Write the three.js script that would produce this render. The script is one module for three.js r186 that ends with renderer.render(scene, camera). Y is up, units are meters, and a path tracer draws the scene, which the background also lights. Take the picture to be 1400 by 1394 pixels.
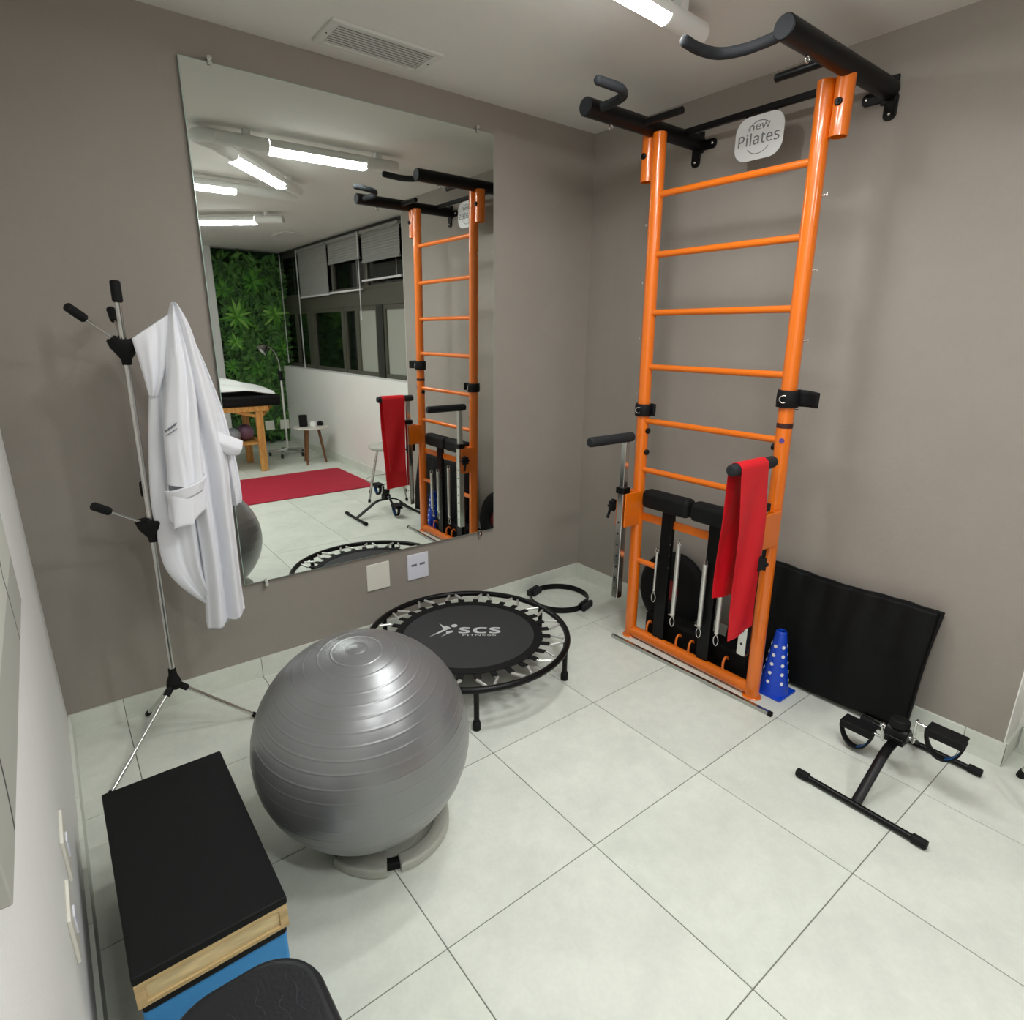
import * as THREE from 'three';
import { RoundedBoxGeometry } from 'three/addons/geometries/RoundedBoxGeometry.js';
import { mergeGeometries } from 'three/addons/utils/BufferGeometryUtils.js';
import { RectAreaLightUniformsLib } from 'three/addons/lights/RectAreaLightUniformsLib.js';
import { FontLoader } from 'three/addons/loaders/FontLoader.js';
import { TextGeometry } from 'three/addons/geometries/TextGeometry.js';

// ------------------------------------------------------------------ camera, night outside, exposure
const scene = new THREE.Scene();
const renderer = new THREE.WebGLRenderer({ antialias: true });
renderer.toneMapping = THREE.LinearToneMapping;
renderer.toneMappingExposure = 1.0;
renderer.shadowMap.enabled = true;
RectAreaLightUniformsLib.init();
const camera = new THREE.PerspectiveCamera(81.02, 1400 / 1394, 0.02, 60);
camera.rotation.order = 'YXZ';
camera.rotation.set(-0.285686, -0.662345, 0.009111);
camera.position.set(-2.897, 1.703, 2.931);
scene.add(camera);
scene.background = new THREE.Color(0x05070a);
const TUBE_LIGHT = 58, TUBE_GLOW = 30;           // luminance of the lamps' light, and of the tubes to the eye
const LAMP_COLOR = new THREE.Color(0.985, 1.0, 1.0);

// ------------------------------------------------------------------ helpers
const { PI, sin, cos, abs, min, max, sqrt, hypot } = Math;
function rng(seed) { let a = seed >>> 0; return () => { a = (a + 0x6D2B79F5) >>> 0; let t = a; t = Math.imul(t ^ (t >>> 15), t | 1); t ^= t + Math.imul(t ^ (t >>> 7), t | 61); return ((t ^ (t >>> 14)) >>> 0) / 4294967296; }; }
const V = (x, y, z) => new THREE.Vector3(x, y, z);
const names = new Map();
function numbered(n) { const k = names.get(n) || 0; names.set(n, k + 1); return k ? n + '_' + String(k).padStart(3, '0') : n; }
function norm(g) { const q = g.index ? g.toNonIndexed() : g; for (const k of Object.keys(q.attributes)) if (!['position', 'normal', 'uv'].includes(k)) q.deleteAttribute(k); if (!q.attributes.uv) q.setAttribute('uv', new THREE.BufferAttribute(new Float32Array(q.attributes.position.count * 2), 2)); q.morphAttributes = {}; return q; }
function merge(list) { if (!Array.isArray(list)) return list; if (list.length === 1) return list[0]; return mergeGeometries(list.map(norm), false); }
function mesh(name, geo, mat, parent) {
  const m = new THREE.Mesh(merge(geo), mat);
  m.name = parent ? name : numbered(name); m.castShadow = m.receiveShadow = true;
  (parent || scene).add(m); return m;
}
function thing(name, label, category, pos = [0, 0, 0], turn = 0, group) {
  const o = new THREE.Group(); o.name = numbered(name); scene.add(o); o.position.set(...pos); o.rotation.y = turn;
  o.userData = { label, category }; if (group) o.userData.group = group; return o;
}
function tag(o, label, category, group) { o.userData.label = label; o.userData.category = category; if (group) o.userData.group = group; return o; }
function struct(name, geo, mat, parent) { const m = mesh(name, geo, mat, parent); if (!parent) { m.userData.kind = 'structure'; } return m; }
const T = (g, x = 0, y = 0, z = 0) => g.translate(x, y, z);
function box(w, h, d, x = 0, y = 0, z = 0) { return T(new THREE.BoxGeometry(w, h, d), x, y, z); }
function rbox(w, h, d, r, x = 0, y = 0, z = 0, s = 2) { return T(new RoundedBoxGeometry(w, h, d, s, min(r, w / 2.01, h / 2.01, d / 2.01)), x, y, z); }
function span(x0, x1, y0, y1, z0, z1) { return box(x1 - x0, y1 - y0, z1 - z0, (x0 + x1) / 2, (y0 + y1) / 2, (z0 + z1) / 2); }
function rspan(x0, x1, y0, y1, z0, z1, r = .002, s = 2) { return rbox(x1 - x0, y1 - y0, z1 - z0, r, (x0 + x1) / 2, (y0 + y1) / 2, (z0 + z1) / 2, s); }
function orient(g, a, b) { const A = V(...a), B = V(...b), d = B.clone().sub(A); const q = new THREE.Quaternion().setFromUnitVectors(V(0, 1, 0), d.clone().normalize()); g.applyQuaternion(q); const m = A.add(B).multiplyScalar(.5); return T(g, m.x, m.y, m.z); }
const dist = (a, b) => hypot(a[0] - b[0], a[1] - b[1], a[2] - b[2]);
function cyl(a, b, r, r2 = r, seg = 24) { return orient(new THREE.CylinderGeometry(r2, r, dist(a, b), seg, 1), a, b); }
function rod(a, b, r, bev = r * .25, seg = 24) {  // cylinder with rounded ends
  const L = dist(a, b), p = [[0, -L / 2], [r - bev, -L / 2]];
  for (let i = 1; i <= 4; i++) { const t = i / 4 * PI / 2; p.push([r - bev + bev * sin(t), -L / 2 + bev - bev * cos(t)]); }
  for (let i = 0; i <= 4; i++) { const t = i / 4 * PI / 2; p.push([r - bev + bev * cos(t), L / 2 - bev + bev * sin(t)]); }
  p.push([0, L / 2]);
  return orient(lathe(p, seg), a, b);
}
function lathe(p, seg = 32) { return new THREE.LatheGeometry(p.map(q => new THREE.Vector2(max(q[0], 1e-5), q[1])), seg); }
function tube(pts, r, n = 40, seg = 12, closed = false) {
  const c = new THREE.CatmullRomCurve3(pts.map(q => V(...q)), closed, 'centripetal');
  const g = [new THREE.TubeGeometry(c, n, r, seg, closed)];
  if (!closed) for (const e of [0, 1]) { const p = c.getPoint(e), s = new THREE.SphereGeometry(r, seg, 6); T(s, p.x, p.y, p.z); g.push(s); }
  return merge(g);
}
function squareTube(a, b, w, d) { return orient(new RoundedBoxGeometry(w, dist(a, b), d, 1, min(w, d) * .12), a, b); }
function torus(R, r, seg = 48, t = 10, arc = PI * 2) { return new THREE.TorusGeometry(R, r, t, seg, arc); }
function extrude(shape, depth, bevel = 0, curve = 12, bs = 2) { return new THREE.ExtrudeGeometry(shape, { depth: depth - 2 * bevel, bevelEnabled: bevel > 0, bevelThickness: bevel, bevelSize: bevel, bevelOffset: -bevel, bevelSegments: bs, curveSegments: curve }).translate(0, 0, bevel); }
function roundRect(w, h, r) { const s = new THREE.Shape(), x = -w / 2, y = -h / 2; s.moveTo(x + r, y); s.lineTo(x + w - r, y); s.absarc(x + w - r, y + r, r, -PI / 2, 0); s.lineTo(x + w, y + h - r); s.absarc(x + w - r, y + h - r, r, 0, PI / 2); s.lineTo(x + r, y + h); s.absarc(x + r, y + h - r, r, PI / 2, PI); s.lineTo(x, y + r); s.absarc(x + r, y + r, r, PI, PI * 1.5); return s; }
// loft through rows [lx, ly, rx, ry, z, depth]: a closed cloth body whose folds run down its length
function loft(rows, { n = 64, m = 72, folds = [], back = .6, open = false } = {}) {
  const cv = [0, 1, 2, 3, 4, 5].map(k => rows.map(r => r[k]));
  const sample = (a, t) => { const f = t * (a.length - 1), i = min(Math.floor(f), a.length - 2), u = f - i; const p0 = a[max(i - 1, 0)], p1 = a[i], p2 = a[i + 1], p3 = a[min(i + 2, a.length - 1)]; return .5 * (2 * p1 + (p2 - p0) * u + (2 * p0 - 5 * p1 + 4 * p2 - p3) * u * u + (3 * p1 - p0 - 3 * p2 + p3) * u * u * u); };
  const pos = [], idx = [], uv = [];
  for (let j = 0; j <= n; j++) {
    const t = j / n, [lx, ly, rx, ry, z, d] = cv.map(a => sample(a, t));
    for (let i = 0; i <= m; i++) {
      const a = i / m * PI * 2, s = -cos(a), front = sin(a) >= 0;
      const e = Math.pow(abs(sin(a)), .7) * (front ? 1 : -back);
      let zz = z + d * e; const u = (s + 1) / 2;
      for (const f of folds) { const g = u - (f.u + (f.du || 0) * t); zz += f.a * min(1, (f.t0 || 0) === 0 ? t * 3 + .15 : max(0, (t - f.t0) * 4)) * Math.exp(-g * g / (f.w * f.w)) * (front ? 1 : .7); }
      pos.push(lx + (rx - lx) * u, ly + (ry - ly) * u, zz); uv.push(u * .3, t);
    }
  }
  const w = m + 1;
  for (let j = 0; j < n; j++) for (let i = 0; i < m; i++) { const a = j * w + i, b = a + 1, c = a + w, d = c + 1; idx.push(a, c, b, b, c, d); }
  if (!open) for (const j of [0, n]) { const b = j * w; const k = pos.length / 3; let cx = 0, cy = 0, cz = 0; for (let i = 0; i < m; i++) { cx += pos[(b + i) * 3]; cy += pos[(b + i) * 3 + 1]; cz += pos[(b + i) * 3 + 2]; } pos.push(cx / m, cy / m, cz / m); uv.push(0, 0); for (let i = 0; i < m; i++) j ? idx.push(k, b + i + 1, b + i) : idx.push(k, b + i, b + i + 1); }
  const g = new THREE.BufferGeometry(); g.setAttribute('position', new THREE.Float32BufferAttribute(pos, 3)); g.setAttribute('uv', new THREE.Float32BufferAttribute(uv, 2)); g.setIndex(idx); g.computeVertexNormals(); return g;
}
// a sheet of real thickness from a function (u, v) -> [x, y, z]
function sheet(f, nu, nv, th) {
  const P = (u, v) => V(...f(u, v)), pos = [], uv = [], idx = [], w = nu + 1, N = w * (nv + 1);
  const top = [], bot = [];
  for (let j = 0; j <= nv; j++) for (let i = 0; i <= nu; i++) {
    const u = i / nu, v = j / nv, e = 1e-3, p = P(u, v), du = P(min(u + e, 1), v).sub(P(max(u - e, 0), v)), dv = P(u, min(v + e, 1)).sub(P(u, max(v - e, 0)));
    const nn = du.cross(dv).normalize().multiplyScalar(th / 2); top.push(p.clone().add(nn)); bot.push(p.clone().sub(nn)); uv.push(u, v);
  }
  for (const q of [...top, ...bot]) pos.push(q.x, q.y, q.z);
  const uvs = [...uv, ...uv];
  for (let j = 0; j < nv; j++) for (let i = 0; i < nu; i++) { const a = j * w + i, b = a + 1, c = a + w, d = c + 1; idx.push(a, b, d, a, d, c, N + a, N + d, N + b, N + a, N + c, N + d); }
  const edge = (a, b) => idx.push(a, N + a, b, b, N + a, N + b);
  for (let i = 0; i < nu; i++) { edge(i, i + 1); edge(nv * w + i + 1, nv * w + i); }
  for (let j = 0; j < nv; j++) { edge((j + 1) * w, j * w); edge(j * w + nu, (j + 1) * w + nu); }
  const g = new THREE.BufferGeometry(); g.setAttribute('position', new THREE.Float32BufferAttribute(pos, 3)); g.setAttribute('uv', new THREE.Float32BufferAttribute(uvs, 2)); g.setIndex(idx); g.computeVertexNormals(); return g;
}

// ------------------------------------------------------------------ textures
function noise2(seed, P) { const r = rng(seed), g = new Float32Array(P * P); for (let i = 0; i < P * P; i++) g[i] = r(); return (x, y) => { const xi = Math.floor(x), yi = Math.floor(y), fx = x - xi, fy = y - yi, sx = fx * fx * (3 - 2 * fx), sy = fy * fy * (3 - 2 * fy), A = (a, b) => g[((b % P + P) % P) * P + (a % P + P) % P]; return (A(xi, yi) * (1 - sx) + A(xi + 1, yi) * sx) * (1 - sy) + (A(xi, yi + 1) * (1 - sx) + A(xi + 1, yi + 1) * sx) * sy; }; }
function tex(N, f, srgb, rep = 1) {
  const d = new Uint8Array(N * N * 4);
  for (let y = 0; y < N; y++) for (let x = 0; x < N; x++) { const c = f(x / N, y / N), k = (y * N + x) * 4; d[k] = max(0, min(255, c[0])); d[k + 1] = max(0, min(255, c[1])); d[k + 2] = max(0, min(255, c[2])); d[k + 3] = 255; }
  const t = new THREE.DataTexture(d, N, N); t.wrapS = t.wrapT = THREE.RepeatWrapping; t.magFilter = THREE.LinearFilter; t.minFilter = THREE.LinearMipmapLinearFilter; t.generateMipmaps = true; t.repeat.set(rep, rep); if (srgb) t.colorSpace = THREE.SRGBColorSpace; t.needsUpdate = true; return t;
}
const n8 = noise2(11, 8), n32 = noise2(12, 32), n128 = noise2(13, 128), n4 = noise2(17, 4);
const fbm = (u, v) => n8(u * 8, v * 8) * .5 + n32(u * 32, v * 32) * .3 + n128(u * 128, v * 128) * .2;
const stoneTex = tex(512, (u, v) => { const s = n4(u * 4, v * 4) * .35 + n8(u * 8 + n8(u * 8 + 3, v * 8) * 2, v * 8) * .4 + n32(u * 32, v * 32) * .25, k = (s - .5) * 26 + (n128(u * 128, v * 128) - .5) * 5; return [225 + k, 228 + k, 220 + k * .95]; }, true);
const plasterBump = tex(512, (u, v) => { const k = (n128(u * 128, v * 128) * .6 + n32(u * 32, v * 32) * .4) * 255; return [k, k, k]; }, false, 2);
const paintTex = (r, g, b, a) => tex(256, (u, v) => { const k = (fbm(u, v) - .5) * a; return [r + k, g + k, b + k]; }, true, .5);
const woodTex = (r, g, b, sc = 1) => tex(256, (u, v) => { const w = n8(u * 8, v * 2 * 4) * 2 + n32(u * 32, v * 4), s = sin((u * 14 * sc + w * .9) * PI) * .5 + .5, k = (s - .5) * 22 + (n128(u * 128, v * 16) - .5) * 26; return [r + k, g + k * .9, b + k * .7]; }, true);
const weave = tex(256, (u, v) => { const k = 127 + 60 * sin(u * PI * 128) * sin(v * PI * 128) + (n128(u * 128, v * 128) - .5) * 60; return [k, k, k]; }, false, 6);
const leather = tex(256, (u, v) => { const a = n32(u * 32, v * 32), b = n128(u * 128, v * 128), k = 255 * (abs(a - .5) * 1.2 + b * .4); return [k, k, k]; }, false, 3);
const brushed = tex(256, (u, v) => { const k = 110 + n128(u * 128, v * 6) * 90; return [k, k, k]; }, false);

// ------------------------------------------------------------------ materials
const std = (o) => new THREE.MeshStandardMaterial(o), phys = (o) => new THREE.MeshPhysicalMaterial(o);
const M = {
  taupe: std({ map: paintTex(155, 148, 139, 6), roughness: .8, bumpMap: plasterBump, bumpScale: .0004 }),
  white: std({ map: paintTex(238, 238, 234, 5), roughness: .75, bumpMap: plasterBump, bumpScale: .0004 }),
  ceiling: std({ map: paintTex(226, 224, 218, 5), roughness: .9, bumpMap: plasterBump, bumpScale: .0003 }),
  tile: [0, 1, 2].map(k => phys({ map: stoneTex, color: [0xfdfefb, 0xfafcf8, 0xfbfcf9][k], roughness: .42, specularIntensity: .6 })),
  grout: std({ color: 0x7f8078, roughness: .95 }),
  mirror: std({ color: 0xe9eeea, metalness: 1, roughness: .012 }),
  glassEdge: phys({ color: 0xbfd6cb, roughness: .12, metalness: .2 }),
  orange: phys({ color: 0xe8720c, roughness: .3, clearcoat: .7, clearcoatRoughness: .12 }),
  black: phys({ color: 0x060607, roughness: .4, specularIntensity: .55 }),
  blackMatte: phys({ color: 0x0b0b0d, roughness: .7, specularIntensity: .6 }),
  foam: std({ color: 0x1b1e22, roughness: .78, bumpMap: leather, bumpScale: .0005 }),
  vinyl: phys({ color: 0x0c0e0e, roughness: .62, specularIntensity: .5, bumpMap: leather, bumpScale: .0004 }),
  matBlack: phys({ color: 0x060707, roughness: .65, specularIntensity: .45, bumpMap: leather, bumpScale: .0008 }),
  chrome: std({ color: 0xd9d9d6, metalness: 1, roughness: .16 }),
  steel: std({ color: 0xb9bab6, metalness: 1, roughness: .32, roughnessMap: brushed }),
  springSteel: std({ color: 0xe4e4e0, metalness: .7, roughness: .32 }),
  red: std({ color: 0xd81524, roughness: .5, side: THREE.DoubleSide }),
  redMat: std({ map: paintTex(178, 26, 54, 10), roughness: .8, bumpMap: weave, bumpScale: .0006 }),
  blue: phys({ color: 0x0a44c8, roughness: .38, clearcoat: .2 }),
  paleBlue: std({ map: paintTex(62, 148, 214, 8), roughness: .6 }),
  ball: phys({ color: 0x8b8c8d, metalness: .55, roughness: .34, clearcoat: .25, clearcoatRoughness: .3 }),
  ballBase: std({ color: 0xb5b6ab, roughness: .5 }),
  trampMat: std({ color: 0x303133, roughness: .55, bumpMap: weave, bumpScale: .0004 }),
  print: std({ color: 0xc6c8c6, roughness: .5 }),
  coat: std({ color: 0xf2f3f8, roughness: .9, bumpMap: weave, bumpScale: .0003, side: THREE.DoubleSide }),
  embroidery: std({ color: 0x6c6f78, roughness: .9 }),
  plastic: std({ color: 0xe9e7da, roughness: .4 }),
  plasticBlue: std({ color: 0xe6e8f2, roughness: .35 }),
  lampBody: std({ color: 0xe7e7e3, roughness: .45 }),
  glow: std({ color: 0xffffff, emissive: LAMP_COLOR, emissiveIntensity: TUBE_GLOW }),
  grille: std({ color: 0xd6d6cf, roughness: .5 }),
  ventBack: std({ color: 0x85857e, roughness: .9 }),
  dark: std({ color: 0x1e1f1e, roughness: .8 }),
  ply: std({ map: woodTex(222, 200, 152), roughness: .6 }),
  plyDark: std({ map: woodTex(204, 176, 126, 2), roughness: .6 }),
  pine: std({ map: woodTex(204, 148, 78), roughness: .55 }),
  walnut: std({ map: woodTex(120, 80, 46), roughness: .55 }),
  frame: std({ color: 0x57554a, roughness: .5, metalness: .3 }),
  frameDark: std({ color: 0x2b2b27, roughness: .5, metalness: .2 }),
  pane: phys({ color: 0x0a0d0c, roughness: .06, specularIntensity: 1 }),
  frosted: std({ color: 0x9d9f94, roughness: .35 }),
  blind: std({ color: 0x93938f, roughness: .8 }),
  cord: std({ color: 0xdedede, roughness: .6 }),
  leaf: [0x5c9a30, 0x2f6a1f, 0x86bd52, 0x1d4a16, 0x4f8f30].map(c => std({ color: c, roughness: .6, side: THREE.DoubleSide })),
  moss: std({ map: paintTex(24, 52, 20, 34), roughness: .95 }),
  sheetWhite: std({ color: 0xeeefec, roughness: .9 }),
  purple: std({ color: 0x7b5a70, roughness: .5 }),
  canvas: null,
};
// the picture on the left wall: thin dark branches on a pale ground
M.canvas = (() => {
  const c = document.createElement('canvas'); c.width = 512; c.height = 512; const x = c.getContext('2d');
  x.fillStyle = '#9f9d97'; x.fillRect(0, 0, 512, 512); x.fillStyle = '#bfc0b6'; x.fillRect(0, 330, 512, 120); x.fillStyle = '#a5a69d'; x.fillRect(0, 450, 512, 62);
  const r = rng(5); x.strokeStyle = '#3a3a37'; x.lineCap = 'round';
  const branch = (px, py, a, L, w) => { if (L < 12) return; const qx = px + cos(a) * L, qy = py + sin(a) * L; x.lineWidth = w; x.beginPath(); x.moveTo(px, py); x.quadraticCurveTo(px + cos(a + .3) * L * .5, py + sin(a + .3) * L * .5, qx, qy); x.stroke(); branch(qx, qy, a + (r() - .5) * 1.1, L * .78, w * .75); if (r() < .7) branch(qx, qy, a + (r() - .5) * 2, L * .6, w * .6); };
  for (const [px, py, a] of [[380, 520, -1.7], [60, 520, -1.3], [230, 330, -1.9], [500, 200, -2.6], [140, 20, 1.4]]) branch(px, py, a, 90, 5);
  const t = new THREE.CanvasTexture(c); t.colorSpace = THREE.SRGBColorSpace; return std({ map: t, roughness: .8 });
})();

// ------------------------------------------------------------------ the room
const XL = -3.042, XW = .2, XG = .36, ZE = 2.53, ZF = 7.1, H = 2.868, BH = .106;
const uvBox = (g, s = 1) => { // world-size uv on boxes
  const p = g.attributes.position, n = g.attributes.normal, u = g.attributes.uv;
  for (let i = 0; i < p.count; i++) { const ax = abs(n.getX(i)), ay = abs(n.getY(i)); if (ax > .6) u.setXY(i, p.getZ(i) * s, p.getY(i) * s); else if (ay > .6) u.setXY(i, p.getX(i) * s, p.getZ(i) * s); else u.setXY(i, p.getX(i) * s, p.getY(i) * s); } return g; };
struct('wall_back', uvBox(span(XL - .15, XG + .2, -.1, H + .1, -.15, 0)), M.taupe);
struct('wall_right', uvBox(span(0, XG + .2, -.1, H, 0, ZE)), M.taupe);
struct('wall_left', uvBox(span(XL - .15, XL, -.1, H + .1, 0, ZF + .15)), M.white);
struct('wall_front', uvBox(span(XL, XG + .2, -.1, H + .1, ZF, ZF + .15)), M.white);
struct('ceiling', uvBox(span(XL, XG + .2, H, H + .12, 0, ZF)), M.ceiling);
struct('wall_window', uvBox(span(XW, XG + .2, -.1, 1.2, ZE, ZF)), M.white);
struct('trim_1', uvBox(span(0, XW + .02, 0, H, ZE, ZE + .004)), M.white);
struct('trim_2', rspan(XG - .04, XG + .06, H - .05, H, ZE, ZF), M.frameDark);
// floor: grout slab and single tiles, 60 cm, joint lines at x = -1.637 + .6k, z = .601 + .6j
const floor = struct('floor', span(XL, XG + .2, -.12, -.0025, 0, ZF), M.grout);
const tileGeos = new Map();
function tileGeo(w, d, k) {
  const key = [w.toFixed(3), d.toFixed(3), k].join(); if (tileGeos.has(key)) return tileGeos.get(key);
  const g = norm(extrude(roundRect(w - .0035, d - .0035, .0015), .009, .0008, 1, 1)); g.rotateX(-PI / 2); g.translate(0, -.009, 0);
  const p = g.attributes.position, u = g.attributes.uv, ox = (k * .37) % 1, oy = (k * .61) % 1; for (let i = 0; i < p.count; i++) u.setXY(i, p.getX(i) / 1.2 + ox, p.getZ(i) / 1.2 + oy);
  tileGeos.set(key, g); return g;
}
{
  const r = rng(3), xs = [XL], zs = [0];
  for (let x = -1.637 - .6 * 2; x < XG; x += .6) xs.push(x); xs.push(XG + .19);
  for (let z = .601; z < ZF - .05; z += .6) zs.push(z); zs.push(ZF);
  for (let i = 0; i + 1 < xs.length; i++) for (let j = 0; j + 1 < zs.length; j++) {
    const x0 = xs[i], x1 = xs[i + 1], z0 = zs[j], z1 = zs[j + 1];
    if (x0 >= 0 && z1 <= ZE) continue;
    const t = mesh('tile', tileGeo(x1 - x0, z1 - z0, Math.floor(r() * 6)), M.tile[Math.floor(r() * 3)], floor);
    t.position.set((x0 + x1) / 2, (r() - .5) * .0004, (z0 + z1) / 2);
  }
}
// baseboards: strips of the floor tile, jointed like it
function baseboard(name, cuts, horizontalX, at, face, mat = null) {
  const g = struct(name, horizontalX ? span(cuts[0], cuts[cuts.length - 1], 0, BH - .001, min(at, at + face * .008), max(at, at + face * .008)) : span(min(at, at + face * .008), max(at, at + face * .008), 0, BH - .001, cuts[0], cuts[cuts.length - 1]), M.grout);
  for (let i = 0; i + 1 < cuts.length; i++) {
    const a = cuts[i] + .0012, b = cuts[i + 1] - .0012, c = (a + b) / 2, L = b - a;
    const q = mesh('tile', uvBox(norm(rbox(horizontalX ? L : .012, BH, horizontalX ? .012 : L, .001, 0, 0, 0, 1)), .8), mat || M.tile[i % 3], g);
    q.position.set(horizontalX ? c : at + face * .006, BH / 2, horizontalX ? at + face * .006 : c);
  }
}
baseboard('baseboard_back', [XL, -2.837, -2.237, -1.637, -1.037, -.437, 0], true, 0, 1);
baseboard('baseboard_right', [.012, .601, 1.201, 1.801, 2.401, ZE + .012], false, 0, -1);
baseboard('baseboard_left', [.012, .601, 1.201, 1.801, 2.401, 3.001, 3.601, 4.201, 4.801, 5.401, 6.001, 6.601, ZF], false, XL, 1);
baseboard('baseboard_window', [ZE + .02, 3.001, 3.601, 4.201, 4.801, 5.401, 6.001, 6.601, ZF], false, XW, -1);
baseboard('baseboard_end', [0, XW], true, ZE + .004, 1);

// ------------------------------------------------------------------ windows over the low wall
function windowUnit(name, z0, z1, y0, y1, paneMat, fw = .045) {
  const x0 = XG - .02, x1 = XG + .03;
  const g = struct(name, [rspan(x0, x1, y0, y0 + fw, z0, z1), rspan(x0, x1, y1 - fw, y1, z0, z1), rspan(x0, x1, y0 + fw, y1 - fw, z0, z0 + fw), rspan(x0, x1, y0 + fw, y1 - fw, z1 - fw, z1)], M.frame);
  mesh('pane', span(XG, XG + .008, y0 + fw, y1 - fw, z0 + fw, z1 - fw), paneMat, g); return g;
}
let wn = 0;
for (const [a, b] of [[6.22, 7.1], [5.1, 6.22], [4.1, 5.1], [3.1, 4.1], [2.534, 3.1]]) windowUnit('window_' + (++wn), a, b, 2.2, 2.82, M.pane);
for (const [a, b, p] of [[6.62, 7.1, M.pane], [6.1, 6.62, M.pane], [4.86, 5.9, M.pane], [4.42, 4.8, M.pane], [3.84, 4.42, M.frosted], [3.12, 3.68, M.frosted], [2.534, 3.12, M.pane]]) windowUnit('window_' + (++wn), a, b, 1.2, 2.02, p, .05);
struct('trim_3', rspan(XG - .03, XG + .06, 2.02, 2.2, ZE + .004, ZF), M.frame);
struct('trim_4', rspan(XG - .035, XG + .06, 1.2, 2.02, 3.68, 3.84), M.frameDark);
struct('trim_5', rspan(XG - .03, XG + .06, 1.2, 2.02, 5.9, 6.1), M.frame);
struct('trim_6', rspan(XG - .03, XG + .06, 1.2, 2.02, 4.8, 4.86), M.frame);
struct('trim_7', uvBox(span(XG + .06, XG + .2, 1.2, H, ZE, ZF)), M.frameDark);
function blind(z0, z1, yb, label, y2) {
  const o = thing('window_blind', label, 'blind', [XG - .07, 0, 0], 0, 'blinds in front of the high windows');
  mesh('head_rail', rspan(-.025, .025, 2.79, 2.82, z0 + .02, z1 - .02), M.blind, o);
  const pl = sheet((u, v) => [.004 * sin(v * PI * 2 * Math.round((2.79 - yb) / .03)), 2.79 - v * (2.79 - yb), z0 + .03 + u * (z1 - z0 - .06)], 2, 80, .002);
  mesh('fabric', pl, M.blind, o);
  mesh('bottom_rail', rspan(-.012, .012, yb - .02, yb, z0 + .03, z1 - .03, .003), y2 ? M.blind : M.cord, o);
  if (y2) { mesh('lower_rail', rspan(-.012, .012, y2 - .02, y2, z0 + .01, z1 - .01, .003), M.cord, o); for (const z of [z0 + .12, z1 - .12]) mesh('lift_tape', rspan(-.001, .001, y2, yb - .01, z - .004, z + .004, .0005), M.blind, o); }
}
blind(5.1, 6.22, 2.2, 'fully lowered grey blind on the second high window from the plant wall');
blind(4.1, 5.1, 2.56, 'half raised grey blind in the middle of the high windows', 2.21);
blind(3.1, 4.08, 2.5, 'grey blind with pale bottom rail nearest the orange ladder in the mirror', 2.3);
for (const [z, y0, l] of [[6.9, 1.3, 'thin blind cord hanging in front of the plant wall corner'], [6.18, 1.25, 'thin pale blind cord between the two dark windows'], [4.1, 1.9, 'thin bright blind cord beside the half raised blind']])
  tag(mesh('blind_cord', [cyl([XG - .1, y0, z], [XG - .1, 2.82, z], .006, .006, 8), rod([XG - .1, y0 - .05, z], [XG - .1, y0, z], .009, .003, 10)], M.cord), l, 'cord', 'blind cords');

// ------------------------------------------------------------------ ceiling lamps
function tubeLamp(label, a, b, l0, l1) {
  const Y = 2.8, R = .039, o = thing('ceiling_lamp', label, 'lamp', [0, 0, 0], 0, 'white tubular ceiling lamps');
  const P = (t) => [a[0] + (b[0] - a[0]) * t, Y, a[1] + (b[1] - a[1]) * t];
  mesh('housing', [rod(P(0), P(l0), R, .006), rod(P(l1), P(1), R, .006)], M.lampBody, o);
  const ang = Math.atan2(b[1] - a[1], b[0] - a[0]), mid = P((l0 + l1) / 2), LL = dist(P(l0), P(l1));
  const arc = (r, a0, a1, y) => { const g = new THREE.CylinderGeometry(r, r, LL, 28, 1, false, a0, a1); g.rotateZ(PI / 2); g.rotateY(-ang); return T(g, mid[0], mid[1] + y, mid[2]); };
  mesh('lit_tube', arc(R - .004, 0, PI * 2, 0), M.glow, o);
  const hs = new THREE.Shape(); hs.absarc(0, 0, R, -.35, PI + .35, false); hs.absarc(0, 0, R - .0035, PI + .35, -.35, true); const hg = extrude(hs, LL); hg.translate(0, 0, -LL / 2); hg.rotateY(PI / 2 - ang); mesh('reflector', T(hg, mid[0], mid[1], mid[2]), M.lampBody, o);
  const br = (t) => { const p = P(t); return span(p[0] - .02, p[0] + .02, Y + .03, H, p[2] - .02, p[2] + .02); };
  mesh('bracket', [br(l0 * .6)], M.lampBody, o); mesh('bracket', [br(l1 + (1 - l1) * .4)], M.lampBody, o);
  const L = dist(P(l0), P(l1)), m = P((l0 + l1) / 2);
  const light = new THREE.RectAreaLight(LAMP_COLOR, TUBE_LIGHT, L, R * 2); light.position.set(m[0], Y - R - .004, m[2]);
  light.rotation.order = 'YXZ'; light.rotation.set(-PI / 2, -Math.atan2(b[1] - a[1], b[0] - a[0]), 0); o.add(light); light.name = 'tube_light';
  return o;
}
tubeLamp('white tubular ceiling lamp whose end shows above the ladder handle', [-1.86, 1.31], [-.7, 1.25], .27, .8);
tubeLamp('slanted lit tube lamp meeting the nearest lamp in a corner', [-1.86, 1.42], [-.98, 2.42], .22, .76);
tubeLamp('lit tube lamp cut by the left mirror edge beside a vent', [-2.35, 2.66], [-.93, 2.6], .2, .66);
tubeLamp('lit tube lamp nearest the plant wall', [-1.75, 4.75], [-.68, 3.74], .16, .8);
tubeLamp('tube lamp over the left white wall behind the viewer', [-2.8, 2.85], [-2.2, 3.95], .16, .74);
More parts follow.
